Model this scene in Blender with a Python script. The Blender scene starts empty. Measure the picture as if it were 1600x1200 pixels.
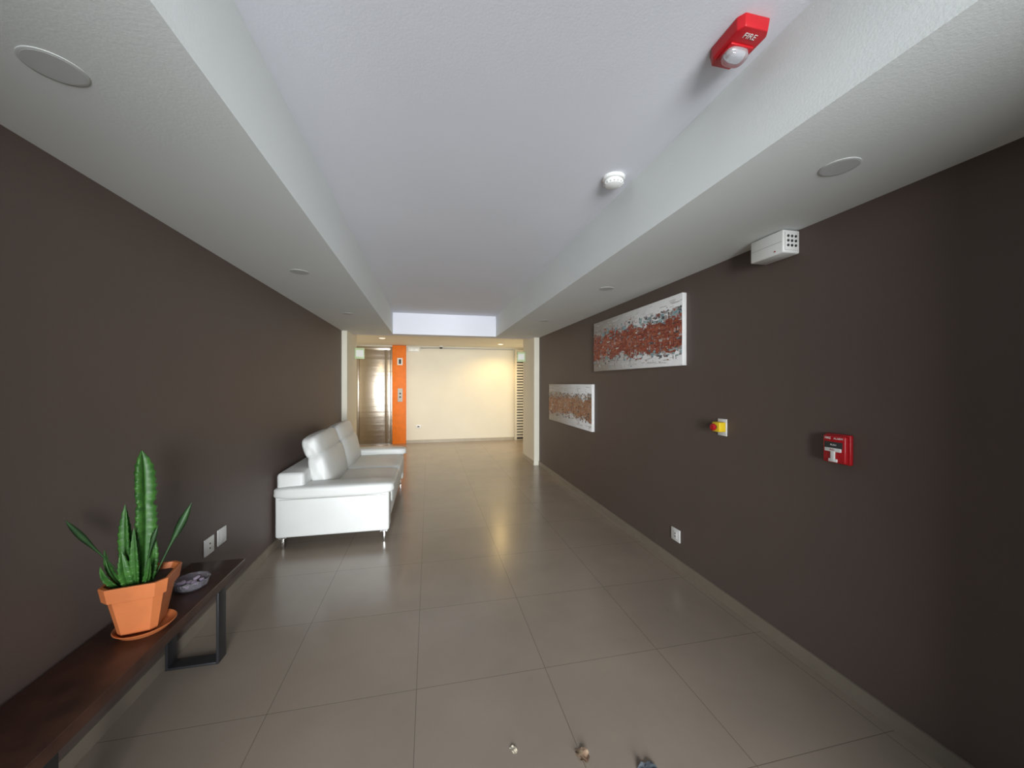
import bpy, bmesh, math, random
from mathutils import Vector, Matrix, Euler
random.seed(7)
S=bpy.context.scene
COL=bpy.context.collection

# ------------------------------------------------------------------ materials
def mat(name,col,rough=.6,metal=0,noise=0,nscale=8,bump=0,bscale=200,spec=.5,trans=0,emit=None,estr=0,coat=0,alt=None,ior=1.45):
    m=bpy.data.materials.new(name);m.use_nodes=True
    nt=m.node_tree;b=nt.nodes["Principled BSDF"]
    b.inputs["Base Color"].default_value=(*col,1);b.inputs["Roughness"].default_value=rough
    b.inputs["Metallic"].default_value=metal
    b.inputs["Specular IOR Level"].default_value=spec
    b.inputs["Transmission Weight"].default_value=trans
    b.inputs["IOR"].default_value=ior
    b.inputs["Coat Weight"].default_value=coat
    if emit: 
        b.inputs["Emission Color"].default_value=(*emit,1);b.inputs["Emission Strength"].default_value=estr
    tc=nt.nodes.new("ShaderNodeTexCoord")
    if noise or alt:
        n=nt.nodes.new("ShaderNodeTexNoise");n.inputs["Scale"].default_value=nscale;n.inputs["Detail"].default_value=4
        nt.links.new(tc.outputs["Object"],n.inputs["Vector"])
        r=nt.nodes.new("ShaderNodeValToRGB")
        a=alt if alt else tuple(c*(1-noise) for c in col)
        r.color_ramp.elements[0].position=.3;r.color_ramp.elements[1].position=.7
        r.color_ramp.elements[0].color=(*a,1);r.color_ramp.elements[1].color=(*col,1)
        nt.links.new(n.outputs["Fac"],r.inputs["Fac"]);nt.links.new(r.outputs["Color"],b.inputs["Base Color"])
    if bump:
        n=nt.nodes.new("ShaderNodeTexNoise");n.inputs["Scale"].default_value=bscale;n.inputs["Detail"].default_value=3
        nt.links.new(tc.outputs["Object"],n.inputs["Vector"])
        bp=nt.nodes.new("ShaderNodeBump");bp.inputs["Strength"].default_value=bump;bp.inputs["Distance"].default_value=.002
        nt.links.new(n.outputs["Fac"],bp.inputs["Height"]);nt.links.new(bp.outputs["Normal"],b.inputs["Normal"])
    return m
M={}
M['brown']=mat('brown_wall_paint',(.122,.090,.077),.56,noise=.06,nscale=2,bump=.35,bscale=160,spec=.4)
M['white']=mat('white_ceiling_paint',(.76,.77,.83),.85,noise=.03,nscale=1.5,bump=.2,bscale=120,spec=.2)
M['beam']=mat('beam_paint',(.77,.80,.79),.8,noise=.03,nscale=1.5,bump=.2,bscale=120,spec=.25)
M['cream']=mat('cream_wall_paint',(.76,.72,.61),.7,noise=.04,nscale=2,bump=.4,bscale=90,spec=.3)
M['base']=mat('tile_baseboard',(.25,.21,.165),.4,noise=.12,nscale=6)
M['base2']=mat('tile_baseboard_lobby',(.42,.37,.29),.4,noise=.12,nscale=6)
M['leather']=mat('white_leather',(.66,.67,.65),.42,noise=.04,nscale=5,bump=.5,bscale=220,spec=.5)
M['seam']=mat('leather_seam',(.36,.36,.34),.6)
M['chrome']=mat('chrome',(.7,.7,.7),.15,metal=1)
M['wood']=mat('dark_wood',(.070,.028,.017),.42,bump=.2,bscale=60,alt=(.032,.013,.009),nscale=9,coat=.1)
M['black']=mat('black_steel',(.02,.02,.022),.4)
M['terra']=mat('terracotta_plastic',(.62,.185,.06),.5,noise=.15,nscale=12)
M['soil']=mat('soil',(.05,.03,.02),.95,bump=1,bscale=80)
M['green']=mat('cactus_green',(.055,.17,.028),.45,alt=(.022,.085,.015),nscale=30,bump=.3,bscale=60)
M['dgreen']=mat('leaf_green',(.04,.10,.03),.5,alt=(.02,.05,.02),nscale=18)
M['plastic']=mat('white_plastic',(.78,.78,.76),.35,noise=.02)
M['slot']=mat('slot_dark',(.04,.04,.04),.6)
M['grey']=mat('grey_plastic',(.50,.50,.49),.5,noise=.05)
M['lampoff']=mat('unlit_diffuser',(.57,.59,.58),.6,noise=.05)
M['red']=mat('red_plastic',(.46,.010,.016),.32,noise=.08,nscale=15)
M['yellow']=mat('yellow_plastic',(.80,.55,.02),.4,noise=.05)
M['lens']=mat('clear_lens',(.85,.85,.88),.08,trans=.75)
M['silver']=mat('reflector_silver',(.75,.75,.78),.2,metal=1)
M['pebble']=mat('lilac_pebble',(.62,.52,.66),.25,noise=.3,nscale=60)
M['canvas']=mat('canvas_white',(.74,.73,.72),.8,noise=.08,nscale=14,bump=.6,bscale=90)
M['orange']=mat('orange_paint',(.85,.20,.012),.55,noise=.12,nscale=10,bump=.3,bscale=80)
M['led']=mat('led_diffuser',(.8,.82,.78),.3)
M['glass']=mat('purple_glass',(.88,.84,.92),.05,trans=.9,ior=1.4)
M['signgreen']=mat('sign_green',(.55,.68,.40),.4,noise=.1)
M['warmlamp']=mat('lamp_diffuser_warm',(.9,.85,.7),.4,emit=(1,.8,.5),estr=3)
M['leaf']=mat('dry_leaf_brown',(.45,.33,.22),.8,alt=(.22,.13,.08),nscale=40)
M['leaf2']=mat('pale_petal',(.75,.68,.55),.8,alt=(.5,.42,.3),nscale=40)
M['leaf3']=mat('slate_scrap',(.10,.12,.14),.7,alt=(.05,.06,.07),nscale=40)
M['concrete']=mat('exterior_paving',(.13,.13,.125),.9,noise=.2,nscale=3,bump=.4,bscale=40)
M['alu']=mat('aluminium_frame',(.35,.35,.36),.35,metal=.9)

# brushed steel
m=mat('brushed_steel',(.45,.40,.34),.30,metal=1);M['steel']=m
nt=m.node_tree;b=nt.nodes["Principled BSDF"];tc=nt.nodes.new("ShaderNodeTexCoord");mp=nt.nodes.new("ShaderNodeMapping")
mp.inputs["Scale"].default_value=(.6,1,6);n=nt.nodes.new("ShaderNodeTexNoise");n.inputs["Scale"].default_value=1.3;n.inputs["Detail"].default_value=3
nt.links.new(tc.outputs["Object"],mp.inputs[0]);nt.links.new(mp.outputs[0],n.inputs["Vector"])
bp=nt.nodes.new("ShaderNodeBump");bp.inputs["Strength"].default_value=.4;bp.inputs["Distance"].default_value=.016
nt.links.new(n.outputs["Fac"],bp.inputs["Height"]);nt.links.new(bp.outputs["Normal"],b.inputs["Normal"])

# floor tiles
m=mat('floor_tile',(.26,.235,.205),.3);M['floor']=m
nt=m.node_tree;b=nt.nodes["Principled BSDF"];tc=nt.nodes.new("ShaderNodeTexCoord");mp=nt.nodes.new("ShaderNodeMapping")
mp.inputs["Location"].default_value=(.06+6.8,-.59+6.9,0)
nt.links.new(tc.outputs["Object"],mp.inputs[0])
br=nt.nodes.new("ShaderNodeTexBrick");br.offset=0;br.squash=1
for k,v in (("Scale",1),("Brick Width",.68),("Row Height",.69),("Mortar Size",.0018),("Mortar Smooth",.1),("Bias",0)):br.inputs[k].default_value=v
br.inputs["Color1"].default_value=(.295,.243,.195,1);br.inputs["Color2"].default_value=(.308,.254,.205,1);br.inputs["Mortar"].default_value=(.17,.138,.11,1)
nt.links.new(mp.outputs[0],br.inputs["Vector"])
n=nt.nodes.new("ShaderNodeTexNoise");n.inputs["Scale"].default_value=1.6;n.inputs["Detail"].default_value=5;n.inputs["Roughness"].default_value=.55
nt.links.new(tc.outputs["Object"],n.inputs["Vector"])
r=nt.nodes.new("ShaderNodeValToRGB");r.color_ramp.elements[0].color=(.90,.90,.90,1);r.color_ramp.elements[1].color=(1.06,1.055,1.05,1)
r.color_ramp.elements[0].position=.3;r.color_ramp.elements[1].position=.7
nt.links.new(n.outputs["Fac"],r.inputs[0])
mx=nt.nodes.new("ShaderNodeMix");mx.data_type='RGBA';mx.blend_type='MULTIPLY';mx.inputs[0].default_value=1
nt.links.new(br.outputs["Color"],mx.inputs[6]);nt.links.new(r.outputs[0],mx.inputs[7]);nt.links.new(mx.outputs[2],b.inputs["Base Color"])
mr=nt.nodes.new("ShaderNodeMapRange");mr.inputs[3].default_value=.22;mr.inputs[4].default_value=.27
nt.links.new(n.outputs["Fac"],mr.inputs[0]);nt.links.new(mr.outputs[0],b.inputs["Roughness"])
b.inputs["Specular IOR Level"].default_value=.85
bp=nt.nodes.new("ShaderNodeBump");bp.inputs["Strength"].default_value=.3;bp.inputs["Distance"].default_value=.002;bp.invert=True
nt.links.new(br.outputs["Fac"],bp.inputs["Height"]);nt.links.new(bp.outputs["Normal"],b.inputs["Normal"])

# paint strokes (vertex colour)
m=mat('paint_strokes',(.5,.2,.1),.6);M['paint']=m
nt=m.node_tree;a=nt.nodes.new("ShaderNodeVertexColor");a.layer_name="Col";nt.links.new(a.outputs[0],nt.nodes["Principled BSDF"].inputs["Base Color"])

# ------------------------------------------------------------------ helpers
def empty(name,loc=(0,0,0)):
    o=bpy.data.objects.new(name,None);o.location=loc;o.empty_display_size=.1;COL.objects.link(o);return o
def finish(name,bm,material,parent=None,smooth=False):
    me=bpy.data.meshes.new(name);bm.normal_update();bm.to_mesh(me);bm.free()
    o=bpy.data.objects.new(name,me);COL.objects.link(o)
    if isinstance(material,(list,tuple)):
        for q in material:me.materials.append(M[q])
    else: me.materials.append(M[material])
    if smooth:
        for p in me.polygons:p.use_smooth=True
    if parent: 
        o.parent=parent;o.matrix_parent_inverse=Matrix.Translation(-Vector(parent.location))
    return o
def box(name,x0,x1,y0,y1,z0,z1,material,parent=None,bev=0,seg=2,rot=None):
    bm=bmesh.new();bmesh.ops.create_cube(bm,size=1)
    c=Vector(((x0+x1)/2,(y0+y1)/2,(z0+z1)/2))
    for v in bm.verts:
        v.co=Vector((v.co.x*(x1-x0),v.co.y*(y1-y0),v.co.z*(z1-z0)))
    if bev:bmesh.ops.bevel(bm,geom=bm.edges[:],offset=bev,segments=seg,profile=.5,affect='EDGES')
    R=Matrix.Identity(4) if rot is None else Euler(rot).to_matrix().to_4x4()
    bmesh.ops.transform(bm,matrix=Matrix.Translation(c)@R,verts=bm.verts)
    return finish(name,bm,material,parent,smooth=bool(bev))
def pillow(name,c,s,material,parent=None,n=6,bulge=(0,0,0),rot=(0,0,0),cuts=14,wr=0):
    bm=bmesh.new();bmesh.ops.create_cube(bm,size=2)
    bmesh.ops.subdivide_edges(bm,edges=bm.edges[:],cuts=cuts,use_grid_fill=True)
    for v in bm.verts:
        x,y,z=v.co
        k=(abs(x)**n+abs(y)**n+abs(z)**n)**(1/n)
        p=Vector((x/k,y/k,z/k))
        q=p.copy()
        p.x+=bulge[0]*q.x*(1-q.y**2)*(1-q.z**2)
        p.y+=bulge[1]*q.y*(1-q.x**2)*(1-q.z**2)
        p.z+=bulge[2]*q.z*(1-q.x**2)*(1-q.y**2)
        if wr:
            p+=q*wr*(math.sin(q.y*9+q.z*4)*math.cos(q.x*7+q.y*3))
        v.co=Vector((p.x*s[0]/2,p.y*s[1]/2,p.z*s[2]/2))
    bmesh.ops.transform(bm,matrix=Matrix.Translation(c)@Euler(rot).to_matrix().to_4x4(),verts=bm.verts)
    return finish(name,bm,material,parent,True)
def lathe(name,prof,center,material,parent=None,seg=40,axis='Z',sq=None):
    bm=bmesh.new();rings=[]
    for r,h in prof:
        ring=[]
        for i in range(seg):
            a=2*math.pi*i/seg
            ring.append(bm.verts.new((r*math.cos(a),r*math.sin(a),h)))
        rings.append(ring)
    for a,b2 in zip(rings,rings[1:]):
        for i in range(seg):
            j=(i+1)%seg
            bm.faces.new((a[i],a[j],b2[j],b2[i]))
    if prof[0][0]>1e-5:bm.faces.new(rings[0][::-1])
    if prof[-1][0]>1e-5:bm.faces.new(rings[-1])
    bmesh.ops.remove_doubles(bm,verts=bm.verts,dist=1e-6)
    bmesh.ops.recalc_face_normals(bm,faces=bm.faces[:])
    for ed in bm.edges:
        if len(ed.link_faces)==2 and ed.calc_face_angle(0)>math.radians(28):ed.smooth=False
    R=Matrix.Identity(4)
    if axis=='-X':R=Matrix.Rotation(-math.pi/2,4,'Y')
    if axis=='-Y':R=Matrix.Rotation(math.pi/2,4,'X')
    if axis=='-Z':R=Matrix.Rotation(math.pi,4,'X')
    bmesh.ops.transform(bm,matrix=Matrix.Translation(center)@R,verts=bm.verts)
    return finish(name,bm,material,parent,True)
def text(name,s,size,cols,loc,material,parent):
    cu=bpy.data.curves.new(name,'FONT');cu.body=s;cu.size=size;cu.align_x='CENTER';cu.align_y='CENTER';cu.extrude=.0004
    cu.materials.append(M[material])
    o=bpy.data.objects.new(name,cu);COL.objects.link(o)
    R=Matrix((cols[0],cols[1],cols[2])).transposed().to_4x4()
    o.parent=parent;o.matrix_world=Matrix.Translation(loc)@R
    o.matrix_parent_inverse=Matrix.Translation(-Vector(parent.location))
    return o
RWALL=((0,-1,0),(0,0,1),(-1,0,0))
CEILT=((1,0,0),(0,-1,0),(0,0,-1))

aL,aR,ZB,ZC,XL,XR=-1.41,2.046,2.421,2.796,-.6205,1.218
YE=6.935;YB=10.14;ZL=2.53;Y0=-.15

# ------------------------------------------------------------------ room shell
box('floor',-3.0,3.4,Y0-.2,YB+.2,-.1,0,'floor')
box('wall_left',aL-.2,aL,Y0,6.70,0,2.9,'brown')
box('wall_right',aR,aR+.2,Y0,6.89,0,2.9,'brown')
box('wall_return_left',-3.0,-1.325,6.70,7.55,0,2.9,'cream')
box('wall_return_right',1.945,3.4,6.89,7.75,0,2.9,'cream')
box('wall_lobby_left',-3.2,-3.0,6.7,YB+.2,0,2.9,'cream')
box('wall_lobby_right',3.4,3.6,6.89,YB+.2,0,2.9,'cream')
box('wall_back',-3.2,3.6,YB,YB+.2,0,2.9,'cream')
box('ceiling',XL-.05,XR+.05,Y0,YE+.02,ZC,ZC+.15,'white')
box('ceiling_beam',aL-.1,XL,Y0,YE,ZB,ZC+.15,'beam')
box('ceiling_beam.001',XR,aR+.1,Y0,YE,ZB,ZC+.15,'beam')
box('ceiling_lintel',-1.6,2.2,YE,7.2,ZB,ZC+.15,'white')
box('ceiling_lobby',-3.2,3.6,7.2,YB+.2,ZL,ZL+.2,'cream')
OX0,OX1,OZ=-.85,1.45,2.66
box('wall_front_left',-1.61,OX0,Y0-.2,Y0,0,2.95,'brown')
box('wall_front_right',OX1,2.25,Y0-.2,Y0,0,2.95,'brown')
box('wall_front_top',OX0,OX1,Y0-.2,Y0,OZ,2.95,'brown')
e=empty('entrance_door_frame',(.3,Y0-.1,0))
box('jamb_1',OX0,OX0+.05,Y0-.15,Y0-.05,0,OZ,'alu',e);box('jamb_2',OX1-.05,OX1,Y0-.15,Y0-.05,0,OZ,'alu',e)
box('head',OX0+.05,OX1-.05,Y0-.15,Y0-.05,OZ-.05,OZ,'alu',e)
box('exterior_paving',-8,8,-12,Y0-.2,-.12,-.02,'concrete')
box('baseboard_left',aL,aL+.012,Y0,6.70,0,.08,'base')
box('baseboard_right',aR-.012,aR,Y0,6.89,0,.08,'base')
box('baseboard_back',-.57,2.29,YB-.012,YB,0,.08,'base2')
box('baseboard_return_right',1.933,1.945,6.89,7.75,0,.08,'base2')
box('baseboard_return_left',-1.325,-1.313,6.70,7.55,0,.08,'base2')

# ------------------------------------------------------------------ sofa
sx0,sx1=-1.385,-.37;sy0,sy1=3.84,6.10
so=empty('white_leather_sofa',(-.9,4.95,0))
box('base',sx0+.02,sx1-.03,sy0+.06,sy1-.06,.12,.37,'leather',so,.02)
box('arm_panel_1',sx0,sx1-.01,sy0+.02,sy0+.21,.115,.515,'leather',so,.02,3)
box('arm_panel_2',sx0,sx1-.01,sy1-.21,sy1-.02,.115,.515,'leather',so,.02,3)
for i,yy in ((1,sy0+.125),(2,sy1-.125)):
    pillow('arm_pad_%d'%i,(( sx0+sx1)/2+.005,yy,.53),(sx1-sx0+.06,.29,.115),'leather',so,n=5,bulge=(0,0,.12),wr=.006)
    box('arm_seam_%d'%i,sx0+.03,sx1-.03,yy-.107,yy+.107,.466,.472,'seam',so)
box('back_frame',sx0,sx0+.24,sy0+.05,sy1-.05,.12,.71,'leather',so,.035,4)
ym=(sy0+sy1)/2
for i,(ya,yb) in enumerate(((sy0+.22,ym),(ym,sy1-.22))):
    yc=(ya+yb)/2;w=yb-ya
    pillow('seat_cushion_%d'%(i+1),(-.735,yc,.425),(.74,w-.004,.17),'leather',so,n=7,bulge=(.02,0,.16),wr=.008)
    pillow('seat_front_%d'%(i+1),(-.39,yc,.40),(.07,w-.006,.20),'leather',so,n=4,bulge=(.2,0,0))
    pillow('back_cushion_%d'%(i+1),(-1.075,yc,.655),(.20,w-.03,.42),'leather',so,n=5,bulge=(.22,0,0),rot=(0,-.20,0),wr=.012)
    pillow('headrest_%d'%(i+1),(-1.15,yc,.905),(.185,w-.05,.235),'leather',so,n=4.5,bulge=(.16,0,.05),rot=(0,-.28,0),wr=.012)
for i,(x,y) in enumerate(((sx1-.06,sy0+.05),(sx0+.06,sy0+.05),(sx1-.06,sy1-.05),(sx0+.06,sy1-.05))):
    box('foot_%d'%(i+1),x-.035,x+.035,y-.02,y+.035,.105,.118,'chrome',so)
    box('leg_%d'%(i+1),x-.012,x+.012,y-.012,y+.012,0,.11,'chrome',so,.003)

# ------------------------------------------------------------------ bench
be=empty('wooden_bench',(-1.25,1.9,0))
box('top',-1.395,-1.105,1.15,2.63,.42,.47,'wood',be,.004)
for i,y in enumerate((1.42,2.42)):
    box('leg_%d_front'%(i+1),-1.145,-1.132,y-.04,y+.04,0,.42,'black',be,.002)
    box('leg_%d_back'%(i+1),-1.385,-1.372,y-.04,y+.04,0,.42,'black',be,.002)
    box('leg_%d_foot'%(i+1),-1.372,-1.145,y-.04,y+.04,0,.013,'black',be,.002)
    box('leg_%d_plate'%(i+1),-1.372,-1.145,y-.04,y+.04,.407,.42,'black',be,.002)

# ------------------------------------------------------------------ potted cactus
px,py,pz=-1.225,1.965,.47
po=empty('potted_cactus',(px,py,pz))
def sqring(bm,h,z,ch,rot,cx=px,cy=py):
    pts=[];r=h
    for sx,sy in ((1,1),(-1,1),(-1,-1),(1,-1)):
        a=(sx*r,sy*(r-ch));b_=(sx*(r-ch),sy*r)
        pr=[a,b_] if sx*sy>0 else [b_,a]
        pts+=pr
    vs=[]
    for x,y in pts:
        X=x*math.cos(rot)-y*math.sin(rot);Y=x*math.sin(rot)+y*math.cos(rot)
        vs.append(bm.verts.new((cx+X,cy+Y,z)))
    return vs
bm=bmesh.new();rot=math.radians(12)
rings=[sqring(bm,h,pz+z,ch,rot) for h,z,ch in ((.064,.022,.018),(.066,.026,.02),(.090,.170,.025),(.092,.176,.026),(.104,.180,.03),(.112,.236,.032),(.110,.240,.032),(.101,.240,.03),(.094,.215,.028))]
for a,b_ in zip(rings,rings[1:]):
    for i in range(8):
        j=(i+1)%8;bm.faces.new((a[i],a[j],b_[j],b_[i]))
bm.faces.new(rings[0][::-1]);f=bm.faces.new(rings[-1]);f.material_index=1
bmesh.ops.recalc_face_normals(bm,faces=bm.faces[:])
finish('pot',bm,['terra','soil'],po)
lathe('saucer',[(0,0),(.075,0),(.085,.006),(.102,.024),(.105,.026),(.102,.028),(.096,.024),(.08,.012),(0,.012)],(px+.01,py,pz),'terra',po,48)
def cactus(name,base,tip,r,lean=(0,0),wings=3,teeth=9,rot0=0,material='green',notch=.55,sharp=.20):
    bm=bmesh.new();N=110;K=wings*10;rings=[]
    base=Vector(base);tip=Vector(tip)
    for i in range(N+1):
        t=i/N
        c=base.lerp(tip,t)+Vector((lean[0],lean[1],0))*math.sin(math.pi*t)
        prof=(.55+.45*math.sin(min(1,t*2.2)*math.pi/2))*(1-max(0,(t-1+sharp)/sharp)**2*.95)
        ph=(t*teeth)%1
        tooth=.86+.26*ph**1.5 if t<.96 else .9
        seg=1-.22*math.exp(-((t-notch)/.025)**2)
        ring=[]
        for k in range(K):
            a=2*math.pi*k/K
            lob=abs(math.cos(wings*a/2))**3.2
            rr=r*prof*seg*(.24+.76*lob*tooth)
            ring.append(bm.verts.new(c+Vector((rr*math.cos(a+rot0+t*.25),rr*math.sin(a+rot0+t*.25),0))))
        rings.append(ring)
    for a,b_ in zip(rings,rings[1:]):
        for k in range(K):
            j=(k+1)%K;bm.faces.new((a[k],a[j],b_[j],b_[k]))
    bm.faces.new(rings[-1]);bm.faces.new(rings[0][::-1])
    return finish(name,bm,material,po,True)
zt=pz+.20
cactus('column_1',(px-.0,py,zt),(px-.005,py-.0,pz+.785),.045,(.006,0),rot0=.4,teeth=19,notch=.6)
cactus('column_2',(px-.035,py-.02,zt),(px-.045,py-.03,pz+.56),.028,(-.004,0),rot0=1.2,teeth=12,notch=2,sharp=.5)
cactus('column_3',(px+.03,py-.01,zt),(px+.045,py-.015,pz+.44),.022,(.006,0),rot0=2.1,teeth=9,notch=2,sharp=.6)
cactus('column_4',(px-.015,py-.05,zt),(px-.03,py-.075,pz+.38),.026,(0,-.01),rot0=.2,teeth=8,notch=2,sharp=.6)
cactus('column_5',(px-.05,py-.03,zt),(px-.105,py-.05,pz+.38),.017,(-.01,-.01),rot0=.9,teeth=7,notch=2,sharp=.8)
cactus('column_6',(px+.03,py-.045,zt),(px+.07,py-.075,pz+.34),.016,(.01,-.01),rot0=.9,teeth=7,notch=2,sharp=.8)
cactus('column_7',(px+.005,py-.04,zt),(px+.012,py-.07,pz+.47),.020,(.004,-.01),rot0=1.5,teeth=10,notch=2,sharp=.7)
cactus('column_8',(px-.045,py-.045,zt),(px-.085,py-.10,pz+.33),.016,(-.01,-.01),rot0=1.9,teeth=6,notch=2,sharp=.8)
def blade(name,pts,w,material='dgreen'):
    bm=bmesh.new();N=24;prev=None
    P=[Vector(p) for p in pts]
    def ev(t):
        u=1-t
        return P[0]*u**3+P[1]*3*u*u*t+P[2]*3*u*t*t+P[3]*t**3
    for i in range(N+1):
        t=i/N;c=ev(t);tg=(ev(min(1,t+.01))-ev(max(0,t-.01))).normalized()
        side=tg.cross(Vector((.3,-1,.1))).normalized();nrm=tg.cross(side).normalized()
        ww=w*(.22+ .78*math.exp(-((t-.78)/.17)**2))*(1-max(0,(t-.9)/.1)**2)
        ring=[bm.verts.new(c+side*ww),bm.verts.new(c+nrm*ww*.3),bm.verts.new(c-side*ww),bm.verts.new(c-nrm*ww*.3)]
        if prev:
            for k in range(4):
                j=(k+1)%4;bm.faces.new((prev[k],prev[j],ring[j],ring[k]))
        prev=ring
    return finish(name,bm,material,po,True)
blade('leaf_stem_1',[(px-.04,py-.01,zt),(px-.06,py-.07,pz+.33),(px-.10,py-.14,pz+.44),(px-.125,py-.20,pz+.56)],.012)
blade('leaf_stem_2',[(px+.03,py+.01,zt),(px+.06,py+.02,pz+.29),(px+.10,py+.03,pz+.38),(px+.155,py+.06,pz+.53)],.017)
blade('leaf_stem_3',[(px+.02,py-.03,zt),(px+.04,py-.04,pz+.3),(px+.06,py-.05,pz+.40),(px+.08,py-.04,pz+.46)],.010)

# glass ashtray bowl
ab=empty('glass_bowl',(-1.225,2.31,.47))
lathe('bowl',[(0,0),(.055,0),(.072,.012),(.082,.045),(.080,.048),(.076,.046),(.064,.016),(.05,.010),(0,.010)],(-1.225,2.31,.47),'glass',ab,12)
for i in range(16):
    a=i*.7;r=.012+.045*((i*37%10)/10)
    pillow('pebble_%d'%i,(-1.225+r*math.cos(a),2.31+r*math.sin(a),.490+.007*(i%3)),(.024,.019,.015),'plastic' if i%3==0 else 'pebble',ab,n=2.5,cuts=3,rot=(0,0,a))

# ------------------------------------------------------------------ wall plates
def plate_left(y0,y1,z0,z1,kind):
    e=empty('wall_outlet' if kind=='o' else 'light_switch',(aL,(y0+y1)/2,(z0+z1)/2))
    box('plate',aL,aL+.009,y0,y1,z0,z1,'plastic',e,.003)
    yc=(y0+y1)/2;zc=(z0+z1)/2
    box('insert',aL+.009,aL+.011,yc-.02,yc+.02,zc-.035,zc+.035,'plastic',e,.0008)
    if kind=='o':
        for dz in (-.015,.015): box('slot',aL+.0108,aL+.0116,yc-.007,yc+.007,zc+dz-.005,zc+dz+.005,'slot',e)
plate_left(2.785,2.895,.43,.54,'o');plate_left(2.94,3.05,.435,.545,'s')
e=empty('wall_outlet',(aR,2.82,.27))
box('plate',aR-.009,aR,2.765,2.88,.22,.325,'plastic',e,.003)
box('insert',aR-.011,aR-.009,2.80,2.845,.245,.30,'plastic',e,.0008)
for dz in (-.012,.012): box('slot',aR-.0118,aR-.0108,2.815,2.83,.272+dz-.004,.272+dz+.004,'slot',e)

e=empty('emergency_stop_button',(aR,2.31,1.24))
box('plate',aR-.008,aR,2.262,2.345,1.18,1.30,'plastic',e,.003)
box('housing',aR-.062,aR-.008,2.268,2.338,1.21,1.278,'yellow',e,.005)
lathe('collar',[(0,0),(.014,0),(.014,.014),(0,.014)],(aR-.062,2.303,1.244),'slot',e,24,'-X')
lathe('button',[(0,.012),(.020,.012),(.024,.016),(.024,.026),(.018,.032),(0,.034)],(aR-.062,2.303,1.244),'red',e,32,'-X')

e=empty('fire_alarm_pull_station',(aR,1.52,1.22))
box('backbox',aR-.022,aR,1.455,1.575,1.145,1.295,'red',e,.006)
box('cover',aR-.048,aR-.022,1.460,1.570,1.150,1.290,'red',e,.010,3)
box('recess',aR-.0495,aR-.047,1.472,1.558,1.222,1.256,'slot',e,.0005)
box('handle_bar',aR-.056,aR-.048,1.476,1.554,1.208,1.226,'plastic',e,.002)
box('handle_stem',aR-.056,aR-.048,1.505,1.525,1.160,1.210,'plastic',e,.002)
box('handle_tip',aR-.055,aR-.048,1.494,1.536,1.156,1.172,'plastic',e,.002)
text('label_fire','FIRE',.016,RWALL,(aR-.0485,1.543,1.274),'plastic',e)
text('label_alarm','ALARM',.014,RWALL,(aR-.0485,1.492,1.274),'plastic',e)
text('label_push','PUSH',.012,RWALL,(aR-.0500,1.515,1.241),'plastic',e)
text('label_pull','PULL',.011,RWALL,(aR-.0565,1.515,1.217),'red',e)

def emlight(name,xw,y0,y1,z0,z1):
    e=empty(name,(xw,(y0+y1)/2,(z0+z1)/2))
    box('housing',xw-.115,xw,y0,y1,z0,z1,'plastic',e,.008)
    box('panel',xw-.105,xw-.018,y0-.006,y0,z0+.015,z1-.015,'plastic',e,.002)
    for i in range(3):
        for j in range(3):
            lathe('led',[(0,0),(.0075,0),(.0075,.003),(0,.004)],(xw-.088+i*.026,y0-.006,z0+.040+j*.026),'slot',e,12,'-Y')
    box('seam',xw-.117,xw-.114,y0+.01,y1-.01,(z0+z1)/2-.002,(z0+z1)/2,'grey',e)
    lathe('indicator',[(0,0),(.004,0),(.004,.003),(0,.003)],(xw-.115,y0+.05,z0+.02),'red',e,10,'-X')
emlight('emergency_light',aR,1.735,1.955,2.285,2.415)
e=empty('twin_spot_lamp',(-.38,YB-.03,2.42))
box('housing',-.53,-.24,YB-.07,YB-.001,2.37,2.49,'plastic',e,.008)
box('diffuser',-.50,-.40,YB-.078,YB-.068,2.39,2.47,'led',e,.004);box('diffuser_2',-.37,-.27,YB-.078,YB-.068,2.39,2.47,'led',e,.004)

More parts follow.
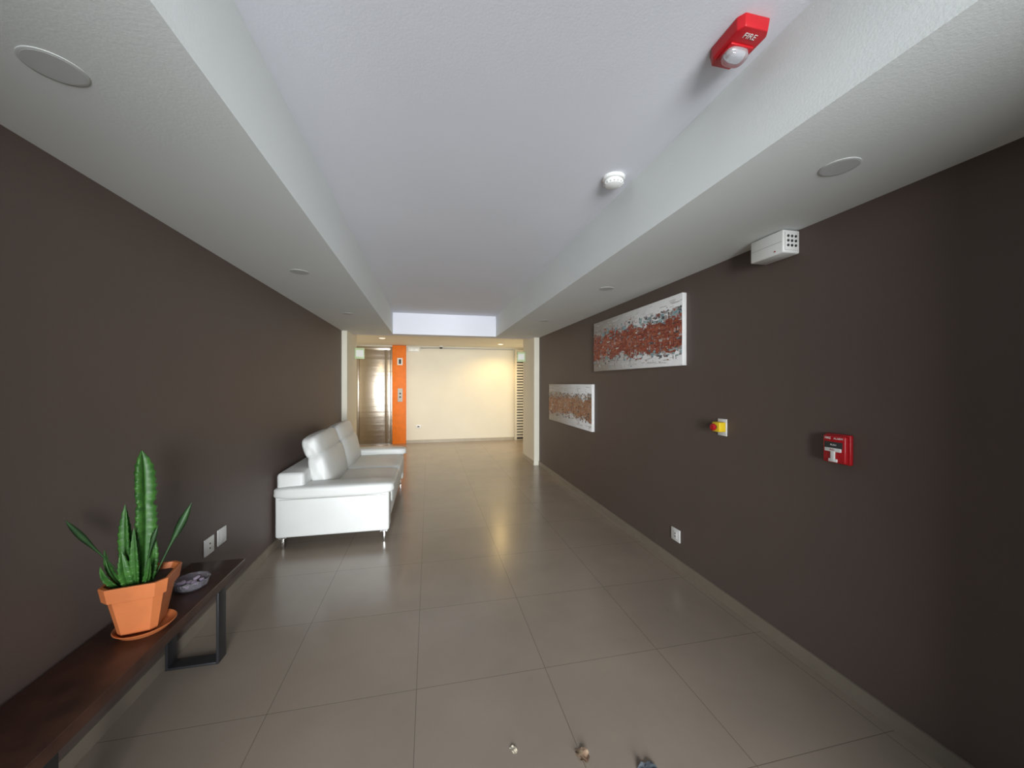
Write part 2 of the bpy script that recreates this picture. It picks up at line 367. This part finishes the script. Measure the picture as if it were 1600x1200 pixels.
# paintings
def painting(y0,y1,z0,z1,pal,seed,bh,N,fleck):
    random.seed(seed)
    th=.042
    e=empty('abstract_painting',(aR,(y0+y1)/2,(z0+z1)/2))
    box('canvas',aR-th,aR-.002,y0,y1,z0,z1,'canvas',e,.002,1)
    bm=bmesh.new();cl=bm.loops.layers.float_color.new("Col")
    W=y1-y0;Hh=z1-z0
    def q(yc,zc,w,h,col,k,ang=0):
        x=aR-th-.0010-k*5e-7
        vs=[];n=8
        for i in range(n):
            a=2*math.pi*i/n+.39
            rx=(abs(math.cos(a))**.35)*math.copysign(1,math.cos(a))*w/2*random.uniform(.7,1.15)
            rz=(abs(math.sin(a))**.35)*math.copysign(1,math.sin(a))*h/2*random.uniform(.7,1.15)
            yy=yc+rx*math.cos(ang)-rz*math.sin(ang);zz=zc+rx*math.sin(ang)+rz*math.cos(ang)
            yy=min(max(yy,y0+.002),y1-.002);zz=min(max(zz,z0+.002),z1-.002)
            vs.append(bm.verts.new((x,yy,zz)))
        f=bm.faces.new(vs[::-1])
        for l in f.loops:l[cl]=(*col,1)
    for k in range(N):
        u=random.random();yc=y0+u*W
        c=z0+Hh*(.47+.03*math.sin(u*7+seed));hw=Hh*bh*(.75+.3*abs(math.sin(u*11+seed))+.12*math.sin(u*29)+.08*math.sin(u*71))
        s=random.uniform(-1,1) if random.random()<.8 else random.gauss(0,.8)
        if abs(s)>1.6:continue
        zc=c+s*hw
        edge=abs(s)
        r=random.random()
        if edge>.92: col=random.choice(pal[2])
        elif r<.86: col=random.choice(pal[0])
        else: col=random.choice(pal[1])
        j=random.uniform(.75,1.2);col=tuple(min(1,v*j) for v in col)
        sc=.6 if edge>.9 else 1
        if random.random()<.75: w,h=random.uniform(.02,.07)*sc,random.uniform(.008,.022)*sc
        else: w,h=random.uniform(.008,.02)*sc,random.uniform(.03,.08)*sc
        q(yc,zc,w,h,col,k,random.uniform(-.06,.06))
    # cool flecks along the upper and lower fringe, denser toward the near end
    for k in range(260):
        u=random.random()**1.7;yc=y0+u*W
        c=z0+Hh*.48;sg=random.choice((-1,1,1))
        zc=c+sg*Hh*bh*random.uniform(.75,1.35)
        col=random.choice(fleck);j=random.uniform(.8,1.2)
        q(yc,zc,random.uniform(.012,.045),random.uniform(.010,.028),tuple(v*j for v in col),N+k,random.uniform(-.1,.1))
    for k in range(120):
        yc=random.uniform(y0,y1);zc=random.choice((z0+Hh*random.uniform(.05,.22),z0+Hh*random.uniform(.76,.95)))
        g=random.uniform(.58,.72);q(yc,zc,random.uniform(.03,.14),random.uniform(.003,.01),(g,g*.98,g*.96),-k*.5)
    finish('brush_strokes',bm,'paint',e)
rust=[(.36,.085,.045),(.42,.12,.06),(.30,.065,.04),(.40,.14,.08),(.22,.05,.035)]
painting(2.69,4.37,1.70,2.29,(rust,[(.10,.08,.08),(.45,.40,.38),(.55,.50,.48),(.20,.30,.33)],[(.28,.38,.42),(.42,.15,.10),(.5,.47,.45),(.2,.17,.16),(.45,.25,.18),(.60,.58,.56)]),3,.25,4800,[(.22,.36,.40),(.35,.46,.48),(.13,.12,.13),(.36,.10,.06),(.42,.38,.37)])
tan=[(.48,.22,.10),(.40,.20,.11),(.34,.12,.06),(.50,.28,.15),(.42,.26,.16)]
painting(4.43,6.16,.94,1.54,(tan,[(.12,.10,.09),(.45,.40,.36),(.55,.50,.45)],[(.42,.22,.12),(.24,.19,.17),(.5,.45,.4),(.48,.33,.2),(.62,.59,.54)]),11,.23,4200,[(.30,.30,.30),(.13,.11,.10),(.38,.20,.11),(.48,.42,.36)])

# ------------------------------------------------------------------ ceiling devices
def downlight(x,y,z,mt='lampoff',name='recessed_downlight',r=.067):
    e=empty(name,(x,y,z))
    lathe('trim_ring',[(r,0),(r,.0015),(r-.004,.0025),(r-.007,.0025),(0,.0025)],(x,y,z),'lampoff' if mt=='lampoff' else 'plastic',e,48,'-Z')
    lathe('diffuser',[(r-.007,.002),(r-.0075,.0028),(0,.0028)],(x,y,z),mt,e,48,'-Z')
for x,y in ((1.61,1.20),(1.59,3.20),(1.56,5.02),(-1.01,1.29),(-.99,3.24),(-.99,5.05)):downlight(x,y,ZB)
downlight(-.99,8.6,ZL,'warmlamp');downlight(1.75,9.3,ZL,'warmlamp')

e=empty('smoke_detector',(1.09,2.10,ZC))
lathe('base',[(.066,0),(.066,.014),(.060,.018),(0,.018)],(1.09,2.10,ZC),'plastic',e,40,'-Z')
lathe('chamber',[(.048,.018),(.048,.024),(.057,.026),(.058,.036),(.050,.048),(.034,.054),(0,.056)],(1.09,2.10,ZC),'plastic',e,40,'-Z')
for i in range(16):
    a=2*math.pi*i/16
    box('vent_%d'%i,1.09+.0520*math.cos(a)-.005,1.09+.0520*math.cos(a)+.005,2.10+.0520*math.sin(a)-.005,2.10+.0520*math.sin(a)+.005,ZC-.045,ZC-.036,'grey',e)

sxc,syc=1.085,1.155
e=empty('fire_alarm_strobe',(sxc,syc,ZC))
def prism(name,pts,z0,z1,material,parent,taper=.9,c=(sxc,syc)):
    bm=bmesh.new()
    a=[bm.verts.new((c[0]+x,c[1]+y,z1)) for x,y in pts]
    b_=[bm.verts.new((c[0]+x*taper,c[1]+y*taper,z0)) for x,y in pts]
    n=len(pts)
    for i in range(n):
        j=(i+1)%n;bm.faces.new((a[i],a[j],b_[j],b_[i]))
    bm.faces.new(a);bm.faces.new(b_)
    bmesh.ops.recalc_face_normals(bm,faces=bm.faces[:])
    bmesh.ops.bevel(bm,geom=bm.edges[:],offset=.004,segments=3,profile=.5,affect='EDGES')
    return finish(name,bm,material,parent,True)
oct_=[(-.048,-.088),(.048,-.088),(.064,-.065),(.064,.055),(.042,.090),(-.042,.090),(-.064,.055),(-.064,-.065)]
prism('body',oct_,ZC-.042,ZC,'red',e,.93)
box('lens_bezel',sxc-.046,sxc+.046,syc-.022,syc+.052,ZC-.049,ZC-.041,'red',e,.003)
pillow('strobe_lens',(sxc,syc+.015,ZC-.055),(.086,.066,.050),'lens',e,n=3,cuts=8)
pillow('reflector',(sxc,syc+.015,ZC-.048),(.06,.036,.02),'silver',e,n=3,cuts=6)
text('label_fire','FIRE',.028,CEILT,(sxc,syc-.052,ZC-.0435),'plastic',e)

# ------------------------------------------------------------------ elevator & lobby
YW=YB-.001
e=empty('elevator_door',(-1.35,YB-.02,1.2))
box('frame_left',-1.80,-1.72,YB-.05,YW,0,2.48,'steel',e,.004)
box('frame_right',-.96,-.915,YB-.05,YW,0,2.48,'steel',e,.004)
box('frame_head',-1.72,-.96,YB-.05,YW,2.40,2.48,'steel',e,.004)
box('panel_1',-1.72,-1.10,YB-.03,YB-.004,.01,2.40,'steel',e,.002)
box('panel_2',-1.095,-.96,YB-.022,YB-.004,.01,2.40,'steel',e,.002)
box('sill',-1.72,-.96,YB-.06,YB-.004,0,.012,'alu',e)
e=empty('lift_call_station',(-.74,YB-.03,1.25))
box('orange_pilaster',-.912,-.575,YB-.06,YW,0,ZL-.005,'orange',e,.003)
box('call_plate',-.78,-.66,YB-.070,YB-.06,1.08,1.42,'grey',e,.003)
lathe('button_up',[(0,0),(.022,0),(.022,.006),(0,.006)],(-.72,YB-.07,1.29),'slot',e,20,'-Y')
lathe('button_down',[(0,0),(.022,0),(.022,.006),(0,.006)],(-.72,YB-.07,1.20),'slot',e,20,'-Y')
box('indicator_plate',-.79,-.66,YB-.066,YB-.06,2.02,2.20,'plastic',e,.002)
box('indicator_glyph',-.755,-.695,YB-.068,YB-.065,2.05,2.17,'slot',e)
e=empty('louvre_door',(2.8,YB-.02,1.2))
box('frame_1',2.30,2.36,YB-.05,YW,0,2.48,'cream',e,.003);box('frame_2',3.10,3.16,YB-.05,YW,0,2.48,'cream',e,.003)
box('frame_3',2.36,3.10,YB-.05,YW,2.42,2.48,'cream',e,.003);box('backing',2.36,3.10,YB-.012,YB-.002,0.02,2.42,'slot',e)
nsl=30
for i in range(nsl):
    z=.08+i*(2.30/nsl)
    box('slat_%d'%i,2.36,3.10,YB-.046,YB-.012,z,z+.036,'plastic',e,0,rot=(.45,0,0))
e=empty('security_camera',(.31,YB-.05,ZL))
lathe('base',[(.055,0),(.055,.03),(.05,.034),(0,.034)],(.31,YB-.09,ZL),'plastic',e,24,'-Z')
lathe('dome',[(.04,.034),(.038,.055),(.025,.072),(0,.078)],(.31,YB-.09,ZL),'slot',e,24,'-Z')
bm=bmesh.new();bmesh.ops.create_cone(bm,segments=16,radius1=.014,radius2=.014,depth=2.48,cap_ends=True)
bmesh.ops.transform(bm,matrix=Matrix.Translation((1.02,YB-.02,2.475))@Matrix.Rotation(math.pi/2,4,'Y'),verts=bm.verts)
finish('electrical_conduit',bm,'grey',None,True)
e=empty('wall_outlet',(-.26,YB,.43));box('plate',-.33,-.20,YB-.01,YW,.38,.47,'plastic',e,.003);box('slot',-.29,-.24,YB-.0115,YB-.0095,.41,.44,'slot',e)
for side,x0,x1,y in ((0,-1.325,-1.16,7.40),(1,1.78,1.945,7.60)):
    e=empty('exit_sign',((x0+x1)/2,y,2.1))
    box('panel',x0,x1,y-.03,y,2.0,2.20,'signgreen',e,.004)
    box('face',x0+.02,x1-.02,y-.033,y-.029,2.04,2.16,'plastic',e)

# ------------------------------------------------------------------ debris
def scrap(name,x,y,s,material,seed,a=1.6):
    random.seed(seed);bm=bmesh.new();bmesh.ops.create_grid(bm,x_segments=7,y_segments=7,size=1)
    for v in bm.verts:
        x_,y_=v.co.x,v.co.y
        k=max(abs(x_),abs(y_))/max(1e-6,math.hypot(x_,y_)) if (x_ or y_) else 1
        v.co.x=x_*k*s*a*random.uniform(.85,1.1);v.co.y=y_*k*s*random.uniform(.85,1.1)
        v.co.z=.004+s*.45*abs(math.sin(x_*2.3+seed))*abs(y_)+random.uniform(0,s*.25)
    bmesh.ops.transform(bm,matrix=Matrix.Translation((x,y,0))@Matrix.Rotation(seed,4,'Z'),verts=bm.verts)
    mz=min(v.co.z for v in bm.verts)
    for v in bm.verts:v.co.z-=mz-.0005
    return finish(name,bm,material,None,True)
scrap('dry_leaf',.35,1.555,.013,'leaf2',2);scrap('dry_leaf',.625,1.47,.026,'leaf',5,1.3);scrap('dry_leaf',.86,1.36,.024,'leaf3',3,1.7)

# ------------------------------------------------------------------ lights
def area(name,loc,rot,sx,sy,power,col,spread=180):
    l=bpy.data.lights.new(name,'AREA');l.shape='RECTANGLE';l.size=sx;l.size_y=sy;l.energy=power;l.color=col;l.spread=math.radians(spread)
    o=bpy.data.objects.new(name,l);o.location=loc;o.rotation_euler=rot;COL.objects.link(o);return o
area('daylight_entrance',(.3,-6.5,1.6),(math.radians(90),0,0),4.2,3.2,2000,(.94,.98,1))
def spot(name,loc,power,col,size,blend=.6,rad=.05):
    l=bpy.data.lights.new(name,'SPOT');l.energy=power;l.color=col;l.spot_size=math.radians(size);l.spot_blend=blend;l.shadow_soft_size=rad
    o=bpy.data.objects.new(name,l);o.location=loc;COL.objects.link(o);return o
spot('downlight_lamp_warm',(1.75,9.3,ZL-.02),62,(1,.68,.26),160)
spot('downlight_lamp_neutral',(-.99,8.6,ZL-.02),34,(1,.78,.46),160)
area('lobby_side_fill',(3.35,8.9,1.4),(math.radians(90),0,math.radians(90)),1.8,2.2,19,(1,.86,.58))  # added warm fill at the windowless side wall, brightens lobby and far ceiling
area('lobby_side_fill.001',(-2.95,8.9,1.4),(math.radians(90),0,math.radians(-90)),1.8,2.2,19,(1,.89,.68))  # opposite added fill lamp, out of view, no real source behind it

w=bpy.data.worlds.new('World');S.world=w;w.use_nodes=True
nt=w.node_tree;bg=nt.nodes["Background"];sky=nt.nodes.new("ShaderNodeTexSky");sky.sky_type='NISHITA';sky.sun_disc=False;sky.sun_elevation=math.radians(50)
nt.links.new(sky.outputs[0],bg.inputs[0]);bg.inputs[1].default_value=.08

# ------------------------------------------------------------------ camera
yaw,pitch,roll=.2166,-.0013,.0011
fw=Vector((math.sin(yaw)*math.cos(pitch),math.cos(yaw)*math.cos(pitch),math.sin(pitch)))
rt=Vector((math.cos(yaw),-math.sin(yaw),0));up=rt.cross(fw)
r2=rt*math.cos(roll)+up*math.sin(roll);u2=-rt*math.sin(roll)+up*math.cos(roll)
c=bpy.data.cameras.new('camera');c.sensor_width=36;c.lens=590/1600*36;c.clip_start=.02
co=bpy.data.objects.new('camera',c);COL.objects.link(co)
co.matrix_world=Matrix.Translation((0,0,1.55))@Matrix((r2,u2,-fw)).transposed().to_4x4()
S.camera=co
S.view_settings.view_transform='Standard'
